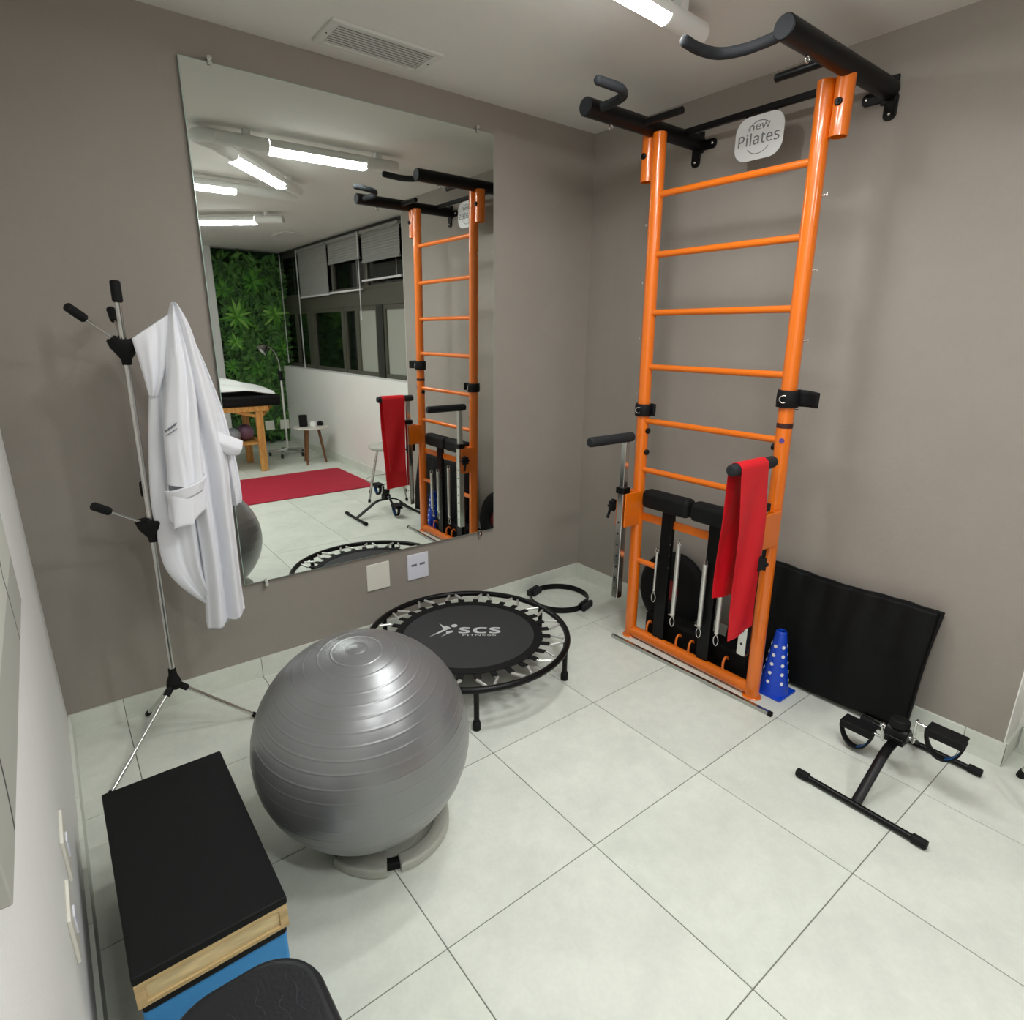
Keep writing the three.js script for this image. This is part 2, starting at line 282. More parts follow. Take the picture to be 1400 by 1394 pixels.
mesh('elbow', [tube([[-1.84, 2.8, 1.31], [-1.93, 2.8, 1.33], [-1.94, 2.8, 1.37], [-1.85, 2.8, 1.43]], .039, 20, 16)], M.lampBody, scene.getObjectByName('ceiling_lamp'));

// ------------------------------------------------------------------ ceiling vents
function vent(label, x0, x1, z0, z1, n) {
  const o = thing('ceiling_vent', label, 'vent', [0, 0, 0], 0, 'air vents in the ceiling'), y = H - .012, f = .022;
  mesh('frame', [rspan(x0, x1, y, H, z0, z0 + f), rspan(x0, x1, y, H, z1 - f, z1), rspan(x0, x0 + f * 1.6, y, H, z0 + f, z1 - f), rspan(x1 - f * 1.6, x1, y, H, z0 + f, z1 - f)], M.grille, o);
  mesh('backing', span(x0 + f, x1 - f, H - .0015, H - .0005, z0 + f, z1 - f), M.ventBack, o);
  for (let i = 0; i < n; i++) { const z = z0 + f + (i + .5) * (z1 - z0 - 2 * f) / n; const s = box(x1 - x0 - f * 2.4, .002, (z1 - z0 - 2 * f) / n * .86); s.rotateX(.18); T(s, (x0 + x1) / 2, y + .005, z); mesh('slat', s, M.grille, o); }
  for (const sx of [x0 + .017, x1 - .017]) mesh('screw', cyl([sx, y - .001, (z0 + z1) / 2], [sx, y + .002, (z0 + z1) / 2], .004, .004, 10), M.dark, o);
}
vent('slatted ceiling air vent above the big mirror', -1.775, -1.275, .12, .345, 9);
vent('ceiling air vent behind the lit tube in the mirror', -1.64, -1.25, 2.86, 3.08, 7);
vent('square ceiling air vent near the plant wall', -.3, .0, 4.95, 5.4, 8);

// ------------------------------------------------------------------ mirror
{
  const o = thing('large_mirror', 'large frameless wall mirror reflecting the treatment room', 'mirror', [-1.521, 1.622, 0]);
  mesh('glass', rbox(1.502, 2.204, .006, .001, 0, 0, .014, 1), M.glassEdge, o);
  mesh('silvering', box(1.496, 2.198, .001, 0, 0, .0178), M.mirror, o);
  mesh('spacer', box(1.3, 2.0, .011, 0, 0, .0055), M.dark, o);
  for (const [x, y] of [[-.638, 1.113], [.644, 1.113], [.644, -1.118], [-.65, -1.118]]) mesh('clip', [rod([x, y, .0], [x, y, .03], .011, .003, 16), rbox(.018, .03, .006, .002, x, y - Math.sign(y) * .008, .025)], M.chrome, o);
}
// ------------------------------------------------------------------ wall plates
function wallPlate(label, x, y, withText) {
  const o = thing('outlet_plate', label, 'wall plate', [x, y, 0]);
  mesh('plate', rbox(.138, .156, .01, .004, 0, 0, .005), withText ? M.plasticBlue : M.plastic, o);
  if (withText) { mesh('slot', rbox(.035, .012, .003, .001, -.027, .012, .0105), M.embroidery, o).userData.label = 'left socket opening in the plate'; mesh('slot', rbox(.035, .012, .003, .001, .027, .012, .0105), M.embroidery, o); }
}
wallPlate('blank cream wall plate under the mirror', -1.568, .389, false);
wallPlate('white wall plate with two small sockets under the mirror', -1.315, .391, true);
function sidePlate(label, z, y) { const o = thing('outlet_plate', label, 'wall plate', [XL, y, z]); mesh('plate', rbox(.008, .12, .13, .003, .004, 0, 0), M.plastic, o); mesh('rocker', rbox(.004, .05, .035, .0015, .0095, 0, 0), M.plasticBlue, o); }
sidePlate('cream wall plate low on the left white wall, farther one', 1.31, .47);
sidePlate('cream wall plate low on the left white wall, nearer one', 1.53, .44);
{ // picture on the left wall
  const o = thing('canvas_picture', 'unframed canvas print of thin dark branches on left wall', 'picture', [XL, 1.102, 1.72]);
  mesh('canvas', uvPic(rbox(.028, .95, .97, .003, .0142, .475, 0)), M.canvas, o);
  for (const y of [.03, .92]) mesh('stretcher_bar', box(.012, .04, .9, .006, y, 0), M.plyDark, o);
}
function uvPic(g) { const p = g.attributes.position, u = g.attributes.uv; for (let i = 0; i < p.count; i++) u.setXY(i, .5 - p.getZ(i) / .97, p.getY(i) / .95); return g; }
// ------------------------------------------------------------------ fonts for the raised print
const sansBold = await new FontLoader().loadAsync('fonts/droid/droid_sans_bold.typeface.json');
const sansRegular = await new FontLoader().loadAsync('fonts/droid/droid_sans_regular.typeface.json');
function text(str, font, size, depth, sx = 1) { const g = new TextGeometry(str, { font, size, depth, curveSegments: 4, bevelEnabled: false }); g.computeBoundingBox(); const b = g.boundingBox; g.translate(-(b.min.x + b.max.x) / 2, -(b.min.y + b.max.y) / 2, 0); g.scale(sx, 1, 1); return g; }

// ------------------------------------------------------------------ orange wall ladder
const ladder = thing('climbing_ladder', 'tall orange steel exercise ladder with black top arms against taupe wall', 'ladder', [0, 0, 0]);
const postAt = (side, y) => { const t = y / 2.63; return side ? [-.37 + .005 * t, y, 1.632 - .042 * t] : [-.37 + .005 * t, y, .845 - .04 * t]; };
{
  const PR = .033;
  for (const s of [0, 1]) {
    const post = mesh('post', rod(postAt(s, 0), postAt(s, 2.632), PR, .004, 32), M.orange, ladder);
    const foot = postAt(s, 0); mesh('foot_flange', cyl([foot[0], .001, foot[2]], [foot[0], .008, foot[2]], .046, .04), M.orange, ladder);
    const z = s ? postAt(s, 2.53)[2] + .068 : postAt(s, 2.53)[2] - .068, x = -.36;
    const sl = lathe([[.029, -.1], [.034, -.1], [.034, .1], [.029, .1], [.029, -.1]], 32); T(sl, x, 2.53, z);
    const sleeve = mesh('sleeve', sl, M.orange, ladder);
    mesh('bolt', [rod([x - .042, 2.54, z], [x - .03, 2.54, z], .014, .004, 16), rod([x - .047, 2.54, z], [x - .04, 2.54, z], .007, .002, 6)], M.black, sleeve);
    mesh('insert_tube', cyl([x, 2.46, z], [x, 2.64, z], .028), M.black, ladder);
    // arm on top, out from the wall over the room
    const az = s ? 1.667 : .765, ay = 2.657;
    const arm = mesh('arm', rod([-.006, ay, az], [-.825, ay, az], .038, .005, 36), M.black, ladder);
    mesh('end_cap', cyl([-.824, ay, az], [-.8275, ay, az], .035, .034, 32), M.foam, arm);
    const d = s ? -1 : 1;
    mesh('handle_grip', tube(s ? [[-.78, ay, az - .02], [-.765, ay + .004, az - .1], [-.765, ay + .006, az - .18], [-.8, ay + .008, az - .255], [-.88, ay + .012, az - .285], [-.955, ay + .016, az - .285]] : [[-.76, ay, az + .02], [-.745, ay + .01, az + .09], [-.76, ay + .012, az + .16], [-.82, ay + .014, az + .2], [-.89, ay + .016, az + .2], [-.945, ay + .018, az + .195]], .0185, 50, 16), M.foam, arm);
    mesh('peg', rod([-.47, ay, az], [-.455, ay + .004, az + d * .235], .0155, .004), M.black, arm);
    const fl = (g) => g;
    mesh('wall_flange', fl([rbox(.012, .1, .06, .005, -.007, ay, az), (() => { const g = extrude(roundRect(.05, .1, .022), .01, .002); g.rotateY(-PI / 2); return T(g, -.0012, ay - .06, az + (s ? .012 : -.012)); })(), (() => { const g = extrude(roundRect(.09, .046, .021), .01, .002); g.rotateY(-PI / 2); return T(g, -.0012, ay - .016, az + (s ? -.06 : .06)); })()]), M.black, arm);
    for (const [dy, dz] of [[-.088, s ? .012 : -.012], [-.016, s ? -.085 : .085]]) mesh('flange_screw', new THREE.SphereGeometry(.007, 12, 8).translate(-.013, ay + dy, az + dz), M.chrome, arm);
    // eye under the arm
    const eye = torus(.011, .0025, 24, 8); T(eye, -.66, ay - .05, az); mesh('eye_bolt', eye, M.chrome, arm);
  }
  const rungs = [2.362, 2.09, 1.816, 1.547, 1.268, 1.004];
  for (const y of rungs) { const a = postAt(0, y), b = postAt(1, y); mesh('rung', cyl(a, b, .0155, .0155, 20), M.orange, ladder); }
  { const a = postAt(0, .737), b = postAt(1, .737); mesh('spring_rail', rbox(.012, .045, b[2] - a[2] - .03, .003, -.355, .737, (a[2] + b[2]) / 2), M.orange, ladder); }
  for (const s of [0, 1]) { const a = postAt(s, .478), d = s ? -1 : 1; mesh('stub_rung', rod(a, [a[0], .478, a[2] + d * .15], .0155, .003, 20), M.orange, ladder); }
  const ba = postAt(0, .034), bb = postAt(1, .034); mesh('bottom_beam', cyl(ba, bb, .031, .031, 28), M.orange, ladder);
  for (const z of [.962, 1.167, 1.25, 1.46]) mesh('spring_hook', tube([[-.368, .05, z], [-.37, .1, z], [-.36, .122, z], [-.342, .125, z], [-.33, .112, z]], .0065, 24, 10), M.orange, ladder);
  // small eyelets on the outer faces
  for (const y of [2.234, 1.962, 1.69, 1.407]) for (const s of [0, 1]) { const q = postAt(s, y), d = s ? 1 : -1; mesh('eyelet', [cyl([q[0], y, q[2] + d * .03], [q[0], y, q[2] + d * .055], .0032, .0032, 10), rod([q[0], y - .006, q[2] + d * .055], [q[0], y + .006, q[2] + d * .055], .0035, .001, 8)], M.chrome, ladder); }
  // inner bolts
  for (const [s, y] of [[0, 1.215], [0, 1.1], [1, 1.235]]) { const q = postAt(s, y), d = s ? -1 : 1; mesh('inner_bolt', rod([q[0], y, q[2] + d * .03], [q[0], y, q[2] + d * .046], .015, .004, 16), M.black, ladder); }
  { const q = postAt(1, 1.335); mesh('tape_ring', cyl([q[0], 1.325, q[2]], [q[0], 1.346, q[2]], .0338, .0338, 32), std({ color: 0x3a120c, roughness: .6 }), ladder); }
  { const q = postAt(1, 1.272), st = cyl([0, 0, 0], [-.0015, 0, 0], .011, .011, 20); st.rotateY(.35); T(st, q[0] - .0312, 1.272, q[2] + .0114); mesh('round_sticker', st, std({ color: 0x5a3f86, roughness: .5 }), ladder); }
  // crossbar and sign
  mesh('crossbar', rbox(.026, .026, .9, .004, -.15, 2.676, 1.216), M.black, ladder);
  const hang = (z) => box(.004, .03, .014, -.156, 2.652, z);
  const plate = extrude(roundRect(.236, .18, .062), .004, .001, 16); plate.rotateY(-PI / 2); T(plate, -.157, 2.565, 1.2);
  const sign = mesh('sign_plate', plate, std({ color: 0xdfe0df, roughness: .35, metalness: .15 }), ladder);
  mesh('hanger', hang(1.13), M.black, sign); mesh('hanger', hang(1.27), M.black, sign);
  const signText = (s, size, y, z, sx) => { const g = text(s, sansRegular, size, .0008, sx); g.rotateY(-PI / 2); return T(g, -.1612, y, z); };
  const printMat = std({ color: 0x6d6f70, roughness: .5 });
  mesh('lettering', signText('new', .029, 2.607, 1.2, 1.4), printMat, sign);
  mesh('lettering', signText('Pilates', .046, 2.562, 1.2, 1.12), printMat, sign);
  for (const [a0, a1] of [[.25 * PI, .82 * PI], [1.22 * PI, 1.78 * PI]]) { const g = torus(.066, .0016, 30, 6, a1 - a0); g.rotateZ(a0); g.scale(1, 1, .4); g.rotateY(-PI / 2); T(g, -.1616, 2.565, 1.2); mesh('logo_arc', g, printMat, sign); }
  // dip bars: clamp plate on each post, sliding chrome bar, foam handle
  for (const s of [0, 1]) {
    const q = postAt(s, .8), z = q[2] + (s ? .004 : -.006), yb = s ? .88 : .79, ph = s ? .16 : .19;
    const bx = q[0] - .125;
    mesh('clamp_plate', [rbox(.13, ph, .01, .003, q[0] - .07, yb, z - .03), rbox(.13, ph, .01, .003, q[0] - .07, yb, z + .03), rbox(.012, ph, .06, .003, q[0] - .04, yb, z)], M.orange, ladder);
    const collar = mesh('collar', rbox(.056, .035, .056, .004, bx, yb + .11, z), M.black, ladder);
    const barg = squareTube([bx, .27, z], [bx, yb + .12, z], .043, .043);
    const bar = mesh('dip_bar', barg, M.chrome, ladder);
    for (let i = 0; i < 7; i++) mesh('pin_hole', cyl([bx - .0221, .33 + i * .065, z], [bx - .021, .33 + i * .065, z], .006, .006, 12), M.dark, bar);
    mesh('inner_bar', squareTube([bx, yb + .1, z], [bx, 1.165, z], .033, .033), M.chrome, bar);
    const grip = rod([bx + .05, 1.187, z], [bx - .275, 1.187, z], .0255, .012, 24);
    mesh('foam_grip', grip, M.foam, bar);
    const kz = z + (s ? -.05 : -.065), ky = s ? .72 : yb + .01, lobes = new THREE.Shape();
    for (let i = 0; i <= 64; i++) { const a = i / 64 * PI * 2, r = .032 + .0045 * cos(a * 8); i ? lobes.lineTo(cos(a) * r, sin(a) * r) : lobes.moveTo(cos(a) * r, sin(a) * r); }
    const kg = extrude(lobes, .024, .004); if (s) { kg.rotateY(-PI / 2 + .5); T(kg, q[0] - .152, ky + .028, z + .04); } else { T(kg, bx, ky, kz - .012); }
    mesh('clamp_knob', s ? [kg, cyl([q[0] - .15, ky + .028, z + .042], [q[0] - .1, ky + .034, z + .012], .008, .008, 12), rbox(.05, .07, .012, .003, q[0] - .09, ky + .05, z + .012)] : [kg, cyl([bx, ky, z], [bx, ky, kz], .008, .008, 12)], M.blackMatte, ladder);
    if (!s) mesh('knob_lever', rod([bx, ky - .01, kz - .014], [bx - .02, ky - .075, kz - .02], .008, .003, 12), M.black, ladder);
  }
  // two upholstered pads on black uprights
  for (const [z0, z1, zu] of [[.888, 1.19, 1.042], [1.2, 1.5, 1.334]]) {
    const up = mesh('pad_upright', rbox(.03, .76, .07, .004, -.36, .43, zu), M.black, ladder);
    mesh('pad', rbox(.085, .1, z1 - z0, .028, -.375, .855, (z0 + z1) / 2, 4), M.vinyl, up);
    for (const y of [.68, .63, .57, .5]) mesh('hook_pin', cyl([-.372, y, zu - .035], [-.372, y, zu + .035], .003, .003, 8), M.chrome, up);
  }
}

// ------------------------------------------------------------------ springs hanging in the ladder
function coilSpring(label, z, top, bottom, x = -.4, ring = true, k = 1) {
  const o = thing('exercise_spring', label, 'spring', [x, 0, z], 0, 'chrome springs hanging in the orange ladder');
  const y1 = top - .03, y0 = bottom + .07, turns = Math.round((y1 - y0) / .0042), pts = lathe((() => { const p = [[.001, y0]]; const n = turns; for (let i = 0; i <= n * 2; i++) p.push([(i % 2 ? .0125 : .0113) * k, y0 + (y1 - y0) * i / (n * 2)]); p.push([.001, y1]); return p; })(), 16);
  mesh('coil', pts, M.springSteel, o);
  const e = torus(.012, .0025, 24, 8); T(e, 0, y1 + .012, 0); mesh('end_ring', e, M.chrome, o);
  const link = tube([[0, y0, 0], [0, y0 - .012, .004], [0, y0 - .03, .013], [0, y0 - .058, .009], [0, y0 - .066, 0], [0, y0 - .058, -.009], [0, y0 - .03, -.013], [0, y0 - .012, -.004]], .0026, 40, 8, true);
  mesh('snap_hook', link, M.chrome, o);
  if (ring) mesh('hook_gate', rod([0, y0 - .004, -.025], [0, y0 - .004, .012], .0055, .002, 12), M.chrome, o);
}
coilSpring('thin chrome spring left of the first black upright in the ladder', 1.002, .6, .27, -.385, false, .5);
coilSpring('thick bright chrome spring between the two black uprights', 1.15, .69, .185);
coilSpring('chrome spring beside the second black upright', 1.318, .63, .19);
coilSpring('chrome spring hanging below the red elastic band', 1.422, .6, .19, -.4, false);

// ------------------------------------------------------------------ ankle straps on the posts
function strap(label, s, y, w, flap) {
  const q = postAt(s, y), o = thing('ankle_strap', label, 'strap', [q[0], y, q[2]]);
  const band = lathe([[.035, -w / 2], [.045, -w / 2], [.047, 0], [.045, w / 2], [.035, w / 2], [.035, -w / 2]], 32);
  mesh('band', band, M.blackMatte, o);
  mesh('flap', sheet((u, v) => [.02 - .05 * u + .02 * sin(u * 3), (v - .5) * w * (1 - .15 * u) + .004, (.03 + flap * u) * 1], 8, 4, .012), M.blackMatte, o);
  const dr = torus(.015, .003, 24, 8, PI * 1.4); dr.rotateZ(-PI * .2 + PI / 2); dr.rotateY(-PI / 2 + .4); T(dr, -.05, 0, .006); mesh('d_ring', dr, M.chrome, o);
}
strap('black ankle strap with d-ring around the left ladder post', 0, 1.325, .062, .06);
strap('black ankle strap with open flap around the right ladder post', 1, 1.45, .072, .11);

// ------------------------------------------------------------------ red band over the right dip handle
{
  const o = thing('elastic_band', 'red elastic exercise band draped over the right foam handle', 'band', [0, 0, 0]);
  const z = postAt(1, .8)[2] + .004, yT = 1.187, r = .029;
  // strip over the bar: u along the strip, v across it (along x, the way the bar runs)
  const LA = .76, LB = .6, arc = PI * r, tot = LA + arc + LB;
  mesh('strip', sheet((u, v) => {
    const d = u * tot; let y, zz, h = 0, back = false;
    if (d < LA) { h = LA - d; y = yT - h; zz = z + r + .012 * sin(h * 3); }
    else if (d < LA + arc) { const a = (d - LA) / r; y = yT + r * sin(a); zz = z + r * cos(a); }
    else { h = d - LA - arc; back = true; y = yT - h; zz = z - r - .02 * h - .01 * sin(h * 4); }
    const t = back ? h / LB : h / LA, xa = -.735 + (back ? .022 : .034) * t, xb = -.533 + (back ? -.03 : .026) * t;
    return [xa + (xb - xa) * v, y - (back ? .02 : .0) * (v - .5) * t + (back ? 0 : .015) * (v - .5) * t, zz + .006 * sin(v * 6 + h * 8) * min(1, h * 4)];
  }, 120, 14, .0025), M.red, o);
}

// ------------------------------------------------------------------ things behind and before the ladder
{
  const o = thing('rubber_wheel', 'black rubber wheel with red hub leaning behind the ladder', 'wheel', [-.085, .232, .905]);
  const R = .23; const tyre = lathe([[.066, -.03], [.16, -.042], [.205, -.034], [R, -.014], [R, .014], [.205, .034], [.16, .042], [.066, .03], [.066, -.03]], 56); tyre.rotateZ(PI / 2 - .16);
  mesh('tyre', tyre, M.blackMatte, o);
  const hub = lathe([[.0, -.02], [.03, -.03], [.055, -.022], [.068, -.026], [.068, .026], [.05, .02], [.0, .03]], 40); hub.rotateZ(PI / 2 - .16); mesh('hub', hub, std({ color: 0x7d1416, roughness: .5 }), o);
}
tag(mesh('step_platform', [rbox(.12, .15, .66, .02, -.245, .0755, 1.22, 3)], M.matBlack), 'low black step block on the floor behind the ladder base', 'step');
{
  const o = thing('metal_rod', 'thin metal square rod lying on tiles before the ladder', 'rod', [0, 0, 0]);
  mesh('bar', squareTube([-.478, .0105, .8], [-.452, .0105, 1.772], .02, .02), M.steel, o);
  mesh('end_cap', rbox(.021, .021, .02, .003, -.452, .0106, 1.775), M.blackMatte, o);
}
{ // blue training cone
  const o = thing('training_cone', 'blue perforated training cone on a square base', 'cone', [-.243, 0, 1.672]);
  const prof = [[.074, .012], [.068, .03], [.026, .325], [.022, .333], [.017, .333], [.02, .322], [.062, .03]];
  mesh('cone_body', lathe(prof, 40), M.blue, o);
  mesh('base', rbox(.155, .012, .155, .004, 0, .006, 0), M.blue, o);
  for (let k = 0; k < 6; k++) for (let i = 0; i < 5; i++) { const y = .075 + i * .046, r = .068 - (y - .03) * .1424, a = k / 6 * PI * 2 - .55; const g = new THREE.CylinderGeometry(.0085, .0085, .002, 14); g.rotateX(PI / 2); g.rotateX(-.141); T(g, 0, y, r + .0006); g.rotateY(a); mesh('hole', g, M.sheetWhite, o); }
}
{ // long black mat leaning on the wall
  const o = thing('gym_mat', 'long black padded mat leaning on the taupe wall', 'mat', [0, 0, 0]);
  const z0 = 1.33, z1 = 2.235, Hm = .59, x0 = -.112, x1 = -.04;
  const f = (u, v) => { const b = .006 * sin(u * 23 + v * 3) * sin(v * PI) + .004 * sin(u * 51 + 2) * v; return [x0 + (x1 - x0) * v + b - .01 * sin(v * PI), .025 + v * (Hm - .03) + .006 * sin(u * 9), z0 + u * (z1 - z0) - .02 * (1 - v) + .001 * sin(v * 7) * u]; };
  mesh('cushion', sheet(f, 70, 30, .048), M.matBlack, o);
  mesh('seam', tube(Array.from({ length: 20 }, (_, i) => { const p = f(i / 19, 1); return [p[0] - .018, p[1] + .006, p[2]]; }), .0045, 60, 8), M.vinyl, o);
  mesh('side_seam', tube(Array.from({ length: 14 }, (_, i) => { const p = f(1, i / 13); return [p[0] - .02, p[1], p[2] + .004]; }), .0045, 40, 8), M.vinyl, o);
}
{ // pedal exerciser
  const o = thing('pedal_exerciser', 'black folding pedal exerciser with chrome cranks on tiles', 'exerciser', [0, 0, 0]);
  const bar = (x, n) => { const a = [x, .016, 2.075], b = [x, .016, 2.49]; const m = mesh('foot_bar', cyl(a, b, .0125, .0125, 20), M.black, o); for (const z of [2.075, 2.49]) mesh('rubber_cap', rod([x, .0175, z - .024], [x, .0175, z + .024], .0175, .004), M.blackMatte, m); };
  bar(-.735); bar(-.15);
  const hub = [-.42, .192, 2.275];
  const strut = (pts) => sheet((u, v) => { const f = u * (pts.length - 1), i = min(Math.floor(f), pts.length - 2), t = f - i, a = pts[i], b = pts[i + 1]; return [a[0] + (b[0] - a[0]) * t, a[1] + (b[1] - a[1]) * t, 2.275 + (v - .5) * .034]; }, 24, 2, .012);
  mesh('front_strut', strut([[-.732, .022], [-.7, .04], [-.55, .135], [-.5, .155], [-.42, .16]]), M.black, o);
  mesh('rear_strut', strut([[-.42, .16], [-.35, .155], [-.3, .135], [-.19, .05], [-.155, .022]]), M.black, o);
  mesh('hub_shell', [rod([hub[0], hub[1], hub[2] - .04], [hub[0], hub[1], hub[2] + .04], .032, .006), rbox(.07, .03, .07, .006, hub[0], hub[1] - .022, hub[2])], M.black, o);
  mesh('tension_knob', rod([hub[0], hub[1] + .025, hub[2]], [hub[0] + .004, hub[1] + .062, hub[2]], .035, .008, 24), M.blackMatte, o);
  for (const s of [-1, 1]) {
    const zc = hub[2] + s * .055, px = hub[0] + (s < 0 ? .035 : .0), py = hub[1] + s * .075;
    const cr = mesh('crank', [cyl([hub[0], hub[1], hub[2] + s * .03], [hub[0], hub[1], zc + s * .008], .009), orient(new RoundedBoxGeometry(.024, .1, .01, 2, .003), [hub[0], hub[1], zc], [px, py, zc]), cyl([px, py, zc], [px, py, zc + s * .04], .007)], M.chrome, o);
    const cz = zc + s * .098;
    const pedal = mesh('pedal', [rbox(.07, .012, .125, .004, px, py + .01, cz), rbox(.07, .012, .125, .004, px, py - .01, cz), rbox(.012, .026, .125, .003, px - .028, py, cz)], M.blackMatte, o);
    // strap loop hanging under the pedal
    mesh('toe_strap', sheet((u, v) => { const a = PI * u; return [px + .0 + (v - .5) * .03 - .01, py + .004 - .098 * sin(a), cz + .062 * cos(a)]; }, 28, 3, .006), M.blackMatte, pedal);
    mesh('strap_lining', sheet((u, v) => { const a = PI * (.12 + .3 * u); return [px + (v - .5) * .028 - .01, py + .004 - .092 * sin(a), cz + .057 * cos(a)]; }, 10, 3, .003), std({ color: 0x1b4f86, roughness: .4 }), pedal);
  }
}
{ // magic ring
  const o = thing('pilates_ring', 'black pilates ring with two padded grips on the floor by the corner', 'exercise ring', [-.395, .022, .245]);
  const R = .19, g = lathe([[R - .004, -.018], [R + .004, -.018], [R + .004, .018], [R - .004, .018], [R - .004, -.018]], 72); mesh('hoop', g, M.black, o);
  const ang = Math.atan2(.455, .148);
  for (const s of [0, 1]) { const a = ang + s * PI, p = mesh('grip_pad', (() => { const q = [rbox(.028, .042, .12, .01, R + .018, 0, 0, 3), rbox(.02, .042, .1, .008, R - .016, 0, 0, 3)]; return q; })().map(k => k.rotateY(-a)), M.foam, o); }
}

// ------------------------------------------------------------------ trampoline
{
  const C = [-1.35, .59], Y = .205, o = thing('mini_trampoline', 'round black mini trampoline with chrome springs by the mirror', 'trampoline', [C[0], 0, C[1]]);
  const rim = torus(.513, .0155, 120, 14); rim.rotateX(PI / 2); T(rim, 0, Y, 0); mesh('rim', rim, M.black, o);
  const disc = lathe([[0, Y + .004], [.375, Y + .004], [.375, Y], [0, Y]], 96);
  const mat = mesh('jump_mat', disc, M.trampMat, o);
  mesh('border_band', lathe([[.34, Y + .0042], [.34, Y + .007], [.38, Y + .007], [.384, Y + .003], [.38, Y - .002], [.34, Y - .002]], 96), M.blackMatte, o);
  // logo: runner and letters, flat print
  const place = (g, u, v) => { g.rotateX(-PI / 2); g.rotateY(-Math.atan2(.6, .8)); return T(g, u * .8 + v * .6, Y + .0042, u * .6 - v * .8); };
  const L = [-1.283 + 1.35, .594 - .59]; const ou = L[0] * .8 + L[1] * .6, ov = L[0] * .6 - L[1] * .8;
  mesh('lettering', place(text('SCS', sansBold, .066, .0006, 1.5), ou, ov), M.print, mat);
  mesh('lettering', place(text('FITNESS', sansRegular, .017, .0006, 2.1), ou, ov - .052), M.print, mat);
  const poly = (p) => { const s = new THREE.Shape(); p.forEach((q, i) => i ? s.lineTo(q[0], q[1]) : s.moveTo(q[0], q[1])); return extrude(s, .0006); };
  mesh('runner_mark', place(merge([poly([[-.055, .075], [-.028, .048], [-.01, .05], [.012, .022], [-.012, .0], [-.03, -.02], [-.09, -.07], [-.05, -.02], [-.026, .01], [-.04, .045]]), poly([[-.01, -.012], [.022, -.004], [.028, -.018], [.0, -.04], [-.03, -.07], [-.008, -.035]]), (() => { const g = new THREE.CylinderGeometry(.017, .017, .0006, 20); g.rotateX(PI / 2); g.translate(.028, .05, .0003); return g; })()]), ou - .165, ov), M.print, mat);
  // springs in V pairs, tabs on the mat
  const N = 32, tabG = rbox(.05, .006, .032, .002, .4, Y, 0), hook = tube([[.42, Y, -.008], [.43, Y, 0], [.42, Y, .008]], .0022, 10, 6);
  const coil = lathe((() => { const p = [[.001, -.034]]; for (let i = 0; i <= 24; i++) p.push([i % 2 ? .0072 : .0058, -.034 + .068 * i / 24]); p.push([.001, .034]); return p; })(), 12);
  for (let i = 0; i < N; i++) {
    const a = (i + .5) / N * PI * 2;
    const t = mesh('mat_tab', tabG, M.blackMatte, o); t.rotation.y = -a;
    const ring = mesh('link', hook, M.chrome, o); ring.rotation.y = -a;
    const b = a + (i % 2 ? 1 : -1) * .07, c = a - (i % 2 ? 1 : -1) * .03;
    const p0 = V(.424 * cos(c), Y, .424 * sin(c)), p1 = V(.5 * cos(b), Y + .004, .5 * sin(b)), dir = p1.clone().sub(p0);
    const sp = mesh('spring', coil, M.springSteel, o); sp.position.copy(p0.clone().add(p1).multiplyScalar(.5)); sp.quaternion.setFromUnitVectors(V(0, 1, 0), dir.clone().normalize());
  }
  for (const deg of [48, 120, 180, 238, 298, 358]) { const a = deg / 180 * PI, x = cos(a) * .505, z = sin(a) * .505; const l = mesh('leg', cyl([x, .02, z], [x, Y, z], .0125, .0125, 18), M.black, o); mesh('rubber_foot', lathe([[0, .0005], [.019, .0005], [.019, .03], [.015, .045], [0, .045]], 20).translate(x, 0, z), M.blackMatte, l); }
}

// ------------------------------------------------------------------ ball and its base
{
  const R = .357, C = V(-2.222, .387, 1.256), o = thing('exercise_ball', 'large silver grey exercise ball with ridged rings', 'ball', [C.x, C.y, C.z]);
  const ridges = [5, 13, 20, 28, 34, 40, 46, 52, 58, 64, 71, 78, 86, 94, 102, 110], p = [];
  for (let i = 0; i <= 540; i++) { const th = i / 540 * 180; let r = R; for (const q of ridges) { const d = th - q; r += .0009 * Math.exp(-d * d / .1); } p.push([r * sin(th * PI / 180), -r * cos(th * PI / 180)]); }
  const q = new THREE.Quaternion().setFromUnitVectors(V(0, 1, 0), V(-.053, .99, .097).normalize());
  const g = lathe(p, 96); g.rotateX(PI); g.applyQuaternion(q); mesh('shell', g, M.ball, o);
  const plug = lathe([[0, .004], [.008, .004], [.011, .002], [.03, .0015], [.032, -.004], [0, -.004]].reverse(), 32); plug.translate(0, R + .0005, 0); plug.applyQuaternion(q); mesh('valve_plug', plug, M.ball, o);
  const b = thing('ball_base', 'pale grey segmented ring stand under the silver ball', 'ball stand', [-2.17, 0, 1.28]);
  const seg = (a0, a1, y1 = .036, r0 = .17, r1 = .224) => { const s = new THREE.Shape(); s.absarc(0, 0, r1, a0, a1, false); s.absarc(0, 0, r0, a1, a0, true); const k = extrude(s, y1, .008, 40, 3); k.rotateX(PI / 2); k.translate(0, y1 + .0005, 0); return k; };
  const D = PI / 180;
  mesh('ring_segment', seg(-95 * D, 104 * D), M.ballBase, b); mesh('ring_segment', seg(116 * D, 165 * D, .038, .15, .23), M.ballBase, b); mesh('ring_segment', seg(178 * D, 254 * D), M.ballBase, b);
  for (const a of [110, 171.5, 259.5]) mesh('connector', seg((a - 7) * D, (a + 7) * D, .03, .172, .205), M.blackMatte, b);
}

